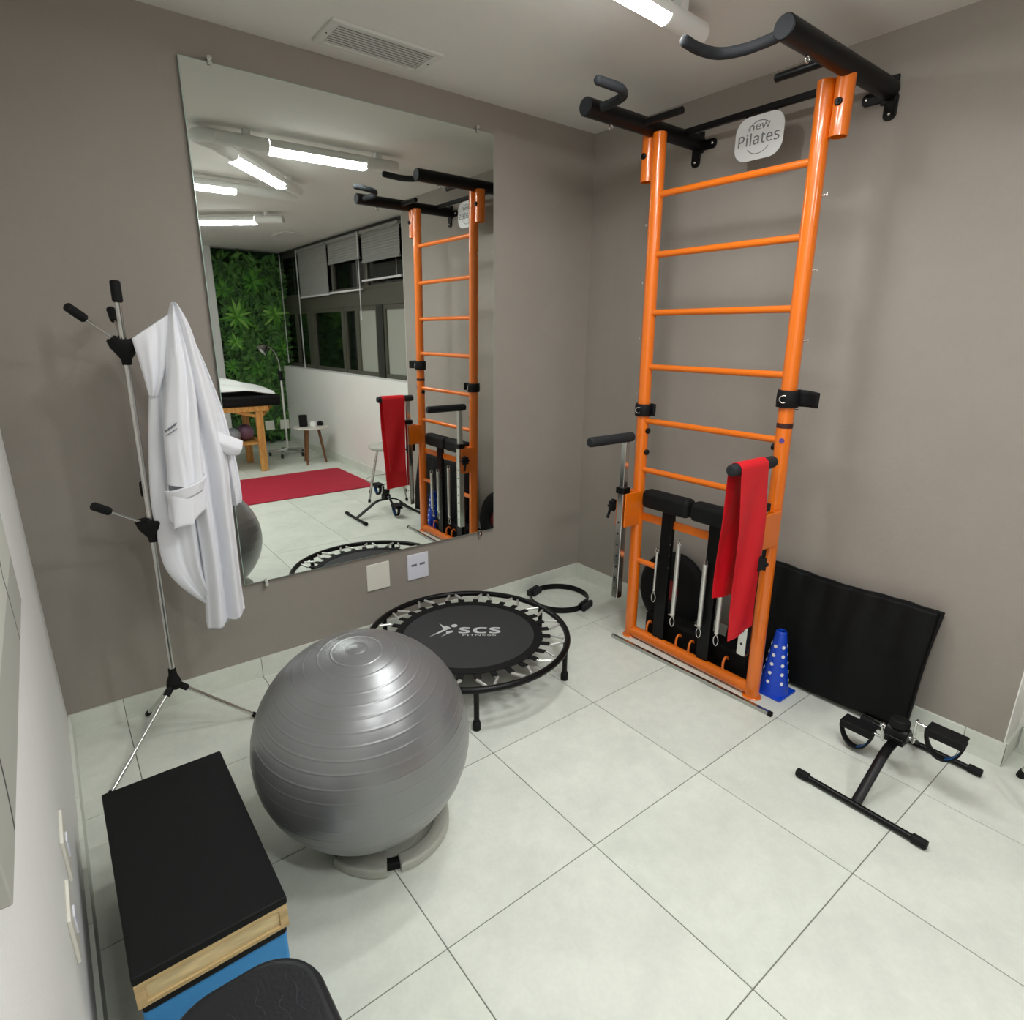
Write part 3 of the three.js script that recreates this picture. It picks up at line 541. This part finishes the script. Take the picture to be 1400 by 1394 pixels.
// ------------------------------------------------------------------ stacked boxes, stool cushion
{
  const x0 = -2.955, x1 = -2.626, z0 = 1.005, z1 = 1.685;
  const o = thing('padded_box', 'wooden exercise box with black padded top, upper of the stack', 'box', [0, 0, 0]);
  mesh('pad_top', rspan(x0 - .002, x1 + .002, .338, .361, z0 - .002, z1 + .002, .006, 3), M.vinyl, o);
  mesh('side_panel', rspan(x0, x1, .27, .338, z0, z1 - .012, .002), M.vinyl, o);
  const uvw = (g) => { const q = uvBox(norm(g), 1.6), u = q.attributes.uv; for (let i = 0; i < u.count; i++) u.setXY(i, u.getY(i), u.getX(i)); return q; };
  mesh('face_board', uvw(rspan(x0 + .02, x1 - .02, .281, .328, z1 - .014, z1 - .004, .001)), M.ply, o);
  for (const [a, b, c, d] of [[x0, x1, .328, .339], [x0, x1, .27, .281], [x0, x0 + .02, .281, .328], [x1 - .02, x1, .281, .328]]) mesh('edge_strip', uvw(rspan(a, b, c, d, z1 - .014, z1 + .002, .001)), M.plyDark, o);
  const s = thing('storage_box', 'dark lower box with blue front panel under the padded box', 'box', [0, 0, 0]);
  mesh('lid', rspan(x0 + .006, x1 - .004, .238, .27, z0 + .01, z1 - .006, .01, 3), M.blackMatte, s);
  mesh('body', rspan(x0 + .006, x1 - .006, .001, .238, z0 + .01, z1 - .06, .006, 3), M.vinyl, s);
  mesh('front_panel', rspan(x0 + .006, x1 - .004, .001, .238, z1 - .06, z1 - .012, .01, 3), M.paleBlue, s);
}
{
  const o = thing('cushion_stool', 'black cracked leather seat with rounded corners at bottom edge', 'stool', [-2.79, 0, 2.085]);
  const sh = roundRect(.305, .43, .115), g = extrude(sh, .07, .022, 24, 5); g.rotateX(-PI / 2); T(g, 0, .37, 0);
  const crackMat = std({ color: 0x14151a, roughness: .45, bumpMap: leather, bumpScale: .0006 });
  const seat = mesh('seat', g, crackMat, o);
  const rr = rng(9);
  for (const [cx, cz] of [[-.075, -.1], [-.02, -.14], [.03, -.16], [.068, -.11], [.095, -.15]]) { const pts = []; for (let i = 0; i < 9; i++) pts.push([cx + .006 * sin(i * 1.3 + cx * 40) + (rr() - .5) * .006, .4402, cz + i * .012]); mesh('crease', tube(pts, .0006, 40, 5), std({ color: 0x3c3d42, roughness: .6 }), seat); }
  mesh('frame', rbox(.24, .02, .36, .006, 0, .36, 0), M.black, o);
  for (const [x, z] of [[-.1, -.15], [.1, -.15], [-.1, .15], [.1, .15]]) mesh('leg', cyl([x * 1.1, .001, z * 1.1], [x, .355, z], .012), M.black, o);
}
// ------------------------------------------------------------------ coat rack
{
  const o = thing('coat_rack', 'slim chrome coat rack on three legs with black hook tips', 'coat rack', [0, 0, 0]);
  const base = [-2.657, .272, .3], top = [-2.63, 1.815, .3], at = (y) => { const t = (y - base[1]) / (top[1] - base[1]); return [base[0] + (top[0] - base[0]) * t, y, .3]; };
  mesh('pole', cyl(base, top, .0105, .0105, 20), M.chrome, o);
  mesh('pole_tip', rod([top[0], 1.8, .3], [top[0] + .001, 1.875, .3], .017, .008, 18), M.blackMatte, o);
  const hub = (y, h, r, flip) => { const p = at(y), g = lathe(flip ? [[.016, .05], [.018, .02], [.03, -.01], [.034, -.035], [0, -.035]].reverse() : [[0, -.055], [.017, -.055], [.019, -.035], [.05, .005], [.058, .026], [.053, .036], [0, .034]], 6); T(g, p[0], p[1], p[2]); return g; };
  for (const [y, tips] of [[1.64, [[-2.78, 1.773, .42], [-2.638, 1.776, .125], [-2.472, 1.735, .335]]], [.96, [[-2.814, 1.104, .42], [-2.63, 1.1, .13], [-2.49, 1.09, .335]]]]) {
    mesh('hub', hub(y), M.blackMatte, o);
    for (const t of tips) {
      const p = at(y + .012), d = V(t[0] - p[0], t[1] - p[1], t[2] - p[2]).normalize(), q = (k) => [p[0] + d.x * k, p[1] + d.y * k, p[2] + d.z * k], L = dist(p, t);
      const arm = mesh('hook_arm', cyl(q(.02), q(L - .02), .005, .005, 12), M.chrome, o);
      mesh('socket', rod(q(.008), q(.05), .013, .004, 10), M.blackMatte, arm);
      mesh('hook_tip', rod(q(L - .06), q(L + .012), .0155, .007, 16), M.blackMatte, arm);
    }
  }
  mesh('hub', hub(.29, 0, 0, true), M.blackMatte, o);
  for (const f of [[-2.757, .008, .03], [-2.955, .008, .54], [-2.358, .008, .35]]) {
    const p = [base[0], .275, .3], d = V(f[0] - p[0], f[1] - p[1], f[2] - p[2]).normalize(), L = dist(p, f), q = (k) => [p[0] + d.x * k, p[1] + d.y * k, p[2] + d.z * k];
    const leg = mesh('leg', cyl(q(.01), q(L), .0085, .0085, 16), M.chrome, o);
    mesh('socket', rod(q(.012), q(.062), .014, .004, 10), M.blackMatte, leg);
    mesh('rubber_tip', rod(q(L - .03), q(L + .002), .0115, .004, 14), M.blackMatte, leg);
  }
}
// ------------------------------------------------------------------ white coat
{
  const o = thing('lab_coat', 'white lab coat hanging crumpled from the coat rack hook', 'coat', [0, 0, 0]);
  const rows = (a, z, d) => a.map((r, i) => [...r, Array.isArray(z) ? z[i] : z, Array.isArray(d) ? d[i] : d]);
  mesh('front_panel', loft(rows([[-2.468, 1.806, -2.456, 1.806], [-2.477, 1.79, -2.444, 1.79], [-2.498, 1.715, -2.416, 1.715], [-2.517, 1.608, -2.397, 1.606], [-2.526, 1.503, -2.377, 1.496], [-2.516, 1.366, -2.363, 1.353], [-2.504, 1.223, -2.348, 1.204], [-2.497, 1.045, -2.352, 1.021], [-2.491, .859, -2.354, .829], [-2.494, .699, -2.356, .663], [-2.508, .496, -2.353, .552]], .345, [.006, .02, .032, .042, .05, .055, .055, .05, .045, .045, .045]),
    { n: 90, m: 110, folds: [{ u: .22, du: .04, a: .024, w: .13 }, { u: .47, du: .06, a: -.036, w: .075 }, { u: .74, du: .02, a: .026, w: .13 }, { u: .93, a: -.012, w: .06 }, { u: .07, a: -.012, w: .06 }, { u: .3, du: .12, a: -.01, w: .05, t0: .3 }] }), M.coat, o);
  mesh('side_panel', loft(rows([[-2.53, 1.711, -2.447, 1.738], [-2.562, 1.581, -2.456, 1.579], [-2.584, 1.462, -2.45, 1.468], [-2.611, 1.285, -2.441, 1.297], [-2.632, 1.088, -2.437, 1.118], [-2.632, .923, -2.438, .932], [-2.624, .798, -2.446, .772], [-2.577, .697, -2.447, .672], [-2.501, .603, -2.444, .597]], .315, [.02, .03, .035, .035, .038, .04, .036, .03, .012]),
    { n: 80, m: 90, folds: [{ u: .25, du: .15, a: -.02, w: .07 }, { u: .5, du: .2, a: .022, w: .08 }, { u: .12, du: .3, a: .014, w: .05, t0: .4 }, { u: .75, a: -.022, w: .07 }] }), M.coat, o);
  mesh('back_panel', loft(rows([[-2.44, 1.5, -2.4, 1.5], [-2.45, 1.1, -2.38, 1.1], [-2.47, .8, -2.39, .8], [-2.5, .56, -2.405, .56], [-2.502, .492, -2.412, .492]], .305, .02), { n: 30, m: 40, folds: [{ u: .5, a: .01, w: .12 }] }), M.coat, o);
  const sleeve = mesh('sleeve', loft(rows([[-2.476, 1.792, -2.455, 1.792], [-2.512, 1.584, -2.44, 1.583], [-2.543, 1.455, -2.44, 1.449], [-2.566, 1.323, -2.447, 1.312], [-2.572, 1.214, -2.452, 1.199], [-2.58, 1.15, -2.458, 1.13]], [.345, .38, .395, .4, .405, .41], [.014, .03, .038, .042, .045, .048]),
    { n: 60, m: 80, folds: [{ u: .35, du: .1, a: .01, w: .16 }, { u: .7, du: -.05, a: -.014, w: .08 }, { u: .9, a: .008, w: .08 }, { u: .2, du: .3, a: -.008, w: .06, t0: .5 }] }), M.coat, o);
  // cuff: an open, turned back tube drooping to the left
  mesh('cuff', sheet((u, v) => { const a = u * PI * 2, t = v, cx = -2.52 - .016 * t, cy = 1.155 - .13 * t, rx = .066 + .006 * sin(a * 3 + 1) - .012 * t, rz = .05 - .004 * sin(a * 2); return [cx + rx * cos(a) + .01 * sin(a * 5) * t, cy + .026 * cos(a + .6) * (1 - t) - .035 * sin(a - .7) * t + .008 * sin(a * 4) * t, .415 + rz * sin(a) + .018 * t]; }, 64, 14, .006), M.coat, sleeve);
  mesh('cuff_fold', sheet((u, v) => { const a = PI * (.0 + u), t = v; return [-2.522 + (.07 - .012 * t) * cos(a), 1.148 - .045 * t + .02 * cos(a), .42 + (.056 - .006 * t) * sin(a)]; }, 40, 6, .008), M.coat, sleeve);
  const s2 = mesh('sleeve', loft(rows([[-2.46, 1.785, -2.44, 1.79], [-2.41, 1.62, -2.385, 1.63], [-2.393, 1.491, -2.352, 1.503], [-2.383, 1.375, -2.326, 1.385], [-2.375, 1.284, -2.312, 1.277], [-2.36, 1.16, -2.3, 1.153], [-2.352, 1.034, -2.297, 1.038], [-2.35, 1.004, -2.302, 1.008]], .285, [.012, .02, .03, .036, .038, .04, .038, .03]), { n: 60, m: 60, folds: [{ u: .4, a: .014, w: .12 }, { u: .75, a: -.014, w: .08 }] }), M.coat, o);
  // stiff cuff standing out to the right
  mesh('cuff', loft(rows([[-2.415, 1.342, -2.424, 1.28], [-2.37, 1.325, -2.378, 1.25], [-2.32, 1.3, -2.34, 1.228], [-2.288, 1.282, -2.31, 1.226]], .372, [.02, .03, .028, .022]), { n: 24, m: 40, folds: [{ u: .5, a: .006, w: .2 }] }), M.coat, s2);
  // collar folded over towards the pole
  mesh('collar', loft(rows([[-2.612, 1.678, -2.483, 1.765], [-2.606, 1.635, -2.489, 1.711], [-2.599, 1.585, -2.507, 1.634], [-2.592, 1.528, -2.525, 1.557], [-2.586, 1.474, -2.556, 1.472]], .348, [.014, .022, .022, .018, .01]), { n: 40, m: 50, folds: [{ u: .35, a: .008, w: .12 }, { u: .62, a: -.012, w: .05 }] }), M.coat, o);
  mesh('embroidery', sheet((u, v) => [-2.566 + u * .042, 1.352 + u * .028 + (v - .5) * .007 * (1 + .5 * sin(u * 25)), .4425 + .004 * sin(u * PI)], 16, 2, .0015), M.embroidery, sleeve);
  mesh('embroidery', sheet((u, v) => [-2.564 + u * .038, 1.338 + u * .022 + (v - .5) * .003, .443 + .004 * sin(u * PI)], 10, 2, .0015), M.embroidery, sleeve);
}

// ------------------------------------------------------------------ steel stool by the window corner
{
  const C = [-.11, 2.87], o = thing('round_stool', 'round pale seat stool with chrome legs beside the window corner', 'stool', [C[0], 0, C[1]]);
  mesh('seat', lathe([[0, .525], [.15, .525], [.178, .54], [.18, .562], [.16, .578], [0, .582]], 48), std({ color: 0xbdbbb2, roughness: .6 }), o);
  for (const d of [199, 289, 19, 109]) { const a = d * PI / 180, p = (r, y) => [cos(a) * r, y, sin(a) * r]; const l = mesh('leg', cyl(p(.272, .02), p(.12, .53), .011, .011, 16), M.chrome, o); mesh('rubber_foot', rod(p(.277, .001), p(.268, .035), .0145, .003, 16), M.blackMatte, l); }
  const fr = torus(.221, .007, 60, 8); fr.rotateX(PI / 2); T(fr, 0, .2, 0); mesh('foot_ring', fr, M.chrome, o);
}
// ------------------------------------------------------------------ red floor mat
tag(mesh('floor_mat', uvBox(norm(rbox(2.1, .014, 1.17, .006, -1.045, .0075, 3.975, 2))), M.redMat), 'large red exercise mat lying flat on the tiles', 'mat');
// ------------------------------------------------------------------ massage table
{
  const o = thing('massage_table', 'wooden massage table with thick black padded top', 'massage table', [0, 0, 0]);
  const x1 = -.525, x0 = -2.38, z0 = 4.9, z1 = 5.66;
  mesh('padded_top', rspan(x0, x1, .825, .955, z0, z1, .035, 4), M.matBlack, o);
  mesh('apron', uvBox(norm(rspan(x0 + .1, x1 - .16, .76, .825, z0 + .02, z0 + .05, .004)), 2), M.pine, o);
  mesh('apron', uvBox(norm(rspan(x0 + .1, x1 - .16, .76, .825, z1 - .05, z1 - .02, .004)), 2), M.pine, o);
  for (const x of [x0 + .3, -.8]) for (const z of [z0 + .05, z1 - .05]) { const l = rbox(.085, .83, .045, .006, 0, .4155, 0); const g = uvBox(norm(l), 2); mesh('leg', T(g, x, 0, z), M.pine, o); }
  for (const z of [z0 + .05, z1 - .05]) mesh('brace', squareTube([-1.24, .81, z], [-.83, .7, z], .035, .02), M.pine, o);
  for (const x of [x0 + .3, -.8]) mesh('cross_rail', uvBox(norm(rspan(x - .02, x + .02, .33, .39, z0 + .06, z1 - .06, .004)), 2), M.pine, o);
  mesh('shelf', uvBox(norm(rspan(x0 + .3, -.78, .345, .365, z0 + .07, z1 - .07, .003)), 2), M.pine, o);
  mesh('end_brace', squareTube([-.76, .7, z0 + .06], [-.62, .82, z0 + .12], .03, .02), M.pine, o);
}
{
  const o = thing('bed_sheet', 'rumpled white sheet heaped on the massage table', 'sheet', [0, 0, 0]);
  mesh('cloth', sheet((u, v) => { const x = -1.75 + u * 1.17, z = 4.93 + v * .66, e = Math.pow(sin(PI * min(1, max(0, u * .92 + .06))), .55) * Math.pow(sin(PI * (v * .94 + .03)), .5); return [x, .966 + .16 * e * (.72 + .35 * sin(u * 3.3)) + .012 * sin(u * 19 + v * 6) * e + .008 * sin(v * 23 + u * 11), z + .01 * sin(u * 15)]; }, 60, 40, .012), M.sheetWhite, o);
}
const shelfBall = (label, x, z, r, mat) => tag(mesh('shelf_ball', new THREE.SphereGeometry(r, 40, 28).translate(x, .366 + r, z), mat), label, 'ball', 'balls on the shelf of the massage table');
shelfBall('small grey ball on the shelf of the massage table', -1.1, 5.1, .095, std({ color: 0x8f9296, roughness: .4 }));
shelfBall('purple ball on the shelf of the massage table', -.92, 5.22, .105, M.purple);
tag(mesh('gym_bag', [rbox(.34, .2, .3, .06, -1.38, .468, 5.25, 4)], M.blackMatte), 'dark bag on the shelf beside the grey ball', 'bag');
// ------------------------------------------------------------------ side table with cups
{
  const C = [-.12, 5.09], o = thing('side_table', 'small round side table with three walnut legs', 'table', [C[0], 0, C[1]]);
  mesh('table_top', lathe([[0, .478], [.222, .478], [.228, .484], [.228, .494], [.222, .5], [0, .5]], 56), std({ color: 0xd3cfc4, roughness: .45 }), o);
  for (const d of [108, 225, 345]) { const a = d * PI / 180; mesh('leg', orient(norm(new THREE.CylinderGeometry(.021, .014, .49, 16)), [cos(a) * .17, .001, sin(a) * .17], [cos(a) * .1, .479, sin(a) * .1]), M.walnut, o); }
  const cup = (name, label, x, z, r, h, mat) => tag(mesh(name, lathe([[0, .5005], [r * .92, .5005], [r, .505], [r, .5 + h], [r - .004, .5 + h], [r - .006, .51], [0, .51]], 32).translate(x, 0, z), mat), label, 'cup');
  cup('tumbler', 'tall black tumbler on the small side table', -.2, 5.12, .055, .15, M.blackMatte);
  cup('bowl', 'low white bowl on the small side table', -.09, 5.06, .042, .06, M.sheetWhite);
  tag(mesh('domed_gadget', [lathe([[0, .5005], [.035, .5005], [.045, .515], [.04, .54], [.02, .556], [0, .558]], 28).translate(.02, 0, 5.1)], M.blackMatte), 'small black domed object on the side table edge', 'gadget');
}
// ------------------------------------------------------------------ examination lamp
{
  const o = thing('examination_lamp', 'wheeled examination lamp with flexible neck and silver head', 'lamp', [-.22, 0, 5.82]);
  for (let k = 0; k < 5; k++) { const a = k / 5 * PI * 2 + .3; const l = mesh('base_arm', orient(new RoundedBoxGeometry(.04, .26, .025, 2, .006), [0, .085, 0], [cos(a) * .25, .062, sin(a) * .25]), M.steel, o); const w = cyl([cos(a) * .245 - .012, .028, sin(a) * .245], [cos(a) * .245 + .012, .028, sin(a) * .245], .027); mesh('caster', w, M.dark, l); }
  mesh('pole', cyl([0, .08, 0], [0, 1.08, 0], .013), M.lampBody, o);
  mesh('joint', rod([0, 1.06, 0], [0, 1.19, 0], .032, .01), M.blackMatte, o);
  mesh('flexible_neck', tube([[0, 1.18, 0], [-.005, 1.3, 0], [-.04, 1.42, 0], [-.1, 1.5, 0], [-.15, 1.52, 0]], .011, 40, 10), M.steel, o);
  const hd = lathe([[.02, .0], [.045, -.02], [.085, -.1], [.08, -.1], [.04, -.02], [.0, -.01]], 32); hd.rotateZ(-.9); mesh('lamp_head', T(hd, -.15, 1.53, 0), M.chrome, o);
}
// ------------------------------------------------------------------ plant wall
{
  const x0 = -.69, x1 = XG - .02, zp = ZF - .05;
  const o = thing('plant_wall', 'green vertical garden of dense leaves covering the end wall', 'plant wall', [0, 0, 0]);
  mesh('moss_panel', uvBox(span(x0, x1, .02, H - .01, zp, ZF - .001)), M.moss, o);
  const leafGeo = (L, W, bend, n = 6) => { const pos = [], idx = [], uv = []; for (let i = 0; i <= n; i++) { const t = i / n, w = W * Math.pow(sin(PI * min(1, t * .93 + .05)), .8), y = L * t * (1 - .12 * bend * t), z = L * (.55 * t - bend * t * t * .75); pos.push(-w, y, z - w * .25, 0, y, z + .0, w, y, z - w * .25); uv.push(0, t, .5, t, 1, t); } for (let i = 0; i < n; i++) { const a = i * 3, b = a + 3; idx.push(a, a + 1, b, b, a + 1, b + 1, a + 1, a + 2, b + 1, b + 1, a + 2, b + 2); } const g = new THREE.BufferGeometry(); g.setAttribute('position', new THREE.Float32BufferAttribute(pos, 3)); g.setAttribute('uv', new THREE.Float32BufferAttribute(uv, 2)); g.setIndex(idx); g.computeVertexNormals(); return g; };
  const r = rng(77), N = 2600, fol = new THREE.InstancedMesh(leafGeo(.15, .02, 1.1), std({ color: 0xffffff, roughness: .65, side: THREE.DoubleSide }), N);
  fol.name = 'foliage'; fol.userData.kind = 'stuff'; fol.castShadow = fol.receiveShadow = true;
  const m4 = new THREE.Matrix4(), q = new THREE.Quaternion(), c = new THREE.Color(), base = V(0, 0, 1), tint = [[.06, .17, .03], [.03, .09, .02], [.11, .25, .05], [.02, .055, .016]];
  for (let i = 0; i < N; i++) {
    const x = x0 + .07 + r() * (x1 - x0 - .12), y = .08 + r() * (H - .2), e = new THREE.Euler(.35 + r() * .5, PI + (r() - .5) * 1.2, 0, 'YXZ'); q.setFromEuler(e); q.premultiply(new THREE.Quaternion().setFromAxisAngle(base, r() * PI * 2)); const s = .6 + r() * .8;
    m4.compose(V(x, y, zp - .005 - r() * .02), q, V(s, s, s)); fol.setMatrixAt(i, m4); const k = tint[Math.floor(r() * r() * 3.99)]; const j = .7 + r() * .7; c.setRGB(k[0] * j, k[1] * j, k[2] * j); fol.setColorAt(i, c);
  }
  o.add(fol);
  struct('trim_8', uvBox(span(-.82, x0, 0, H, ZF - .2, ZF)), M.white);
  // larger rosettes set into the wall
  const big = [leafGeo(.3, .021, 1.3), leafGeo(.24, .026, 1.0)];
  [[-.42, 1.93, 1, 'bright green rosette plant high on the plant wall'], [-.47, 1.56, .6, 'bright drooping rosette just under the brightest one'], [.14, 1.98, .85, 'bright rosette beside the windows on the plant wall'], [-.56, 1.2, .55, 'leafy rosette low left above the massage table'], [-.2, 1.15, .6, 'drooping fern behind the examination lamp'], [-.06, .66, .62, 'pale drooping fern above the white socket boxes'], [-.15, 2.42, .8, 'dark rosette near the ceiling of the plant wall'], [-.58, 2.3, .75, 'dim rosette at upper left of the plant wall'], [.2, 1.45, .7, 'rosette by the window sill on the plant wall']].forEach(([x, y, s, label], k) => {
    const p = thing('rosette_plant', label, 'plant', [x, y, zp - .03], 0, 'rosettes in the plant wall');
    for (let i = 0; i < 16; i++) { const l = mesh('leaf', big[i % 2], M.leaf[k < 3 || k === 5 ? [2, 0, 4][i % 3] : [0, 1, 4][i % 3]], p); l.rotation.set(.25 + r() * .4, PI, 0, 'YXZ'); l.quaternion.premultiply(new THREE.Quaternion().setFromAxisAngle(base, i / 16 * PI * 2 + r() * .3)); l.scale.setScalar(s * (.8 + r() * .35)); l.position.z = -.02 - r() * .02; }
  });
  for (const [x, l] of [[-.116, 'white socket box on the plant wall, nearer the massage table'], [.117, 'white socket box on the plant wall, nearer the windows']]) { const b = thing('socket_box', l, 'socket', [x, .287, zp]); mesh('housing', rbox(.12, .12, .09, .006, 0, 0, -.0455), M.plastic, b); mesh('cover', rbox(.14, .145, .012, .004, 0, 0, -.097), M.plastic, b); }
}
renderer.render(scene, camera);
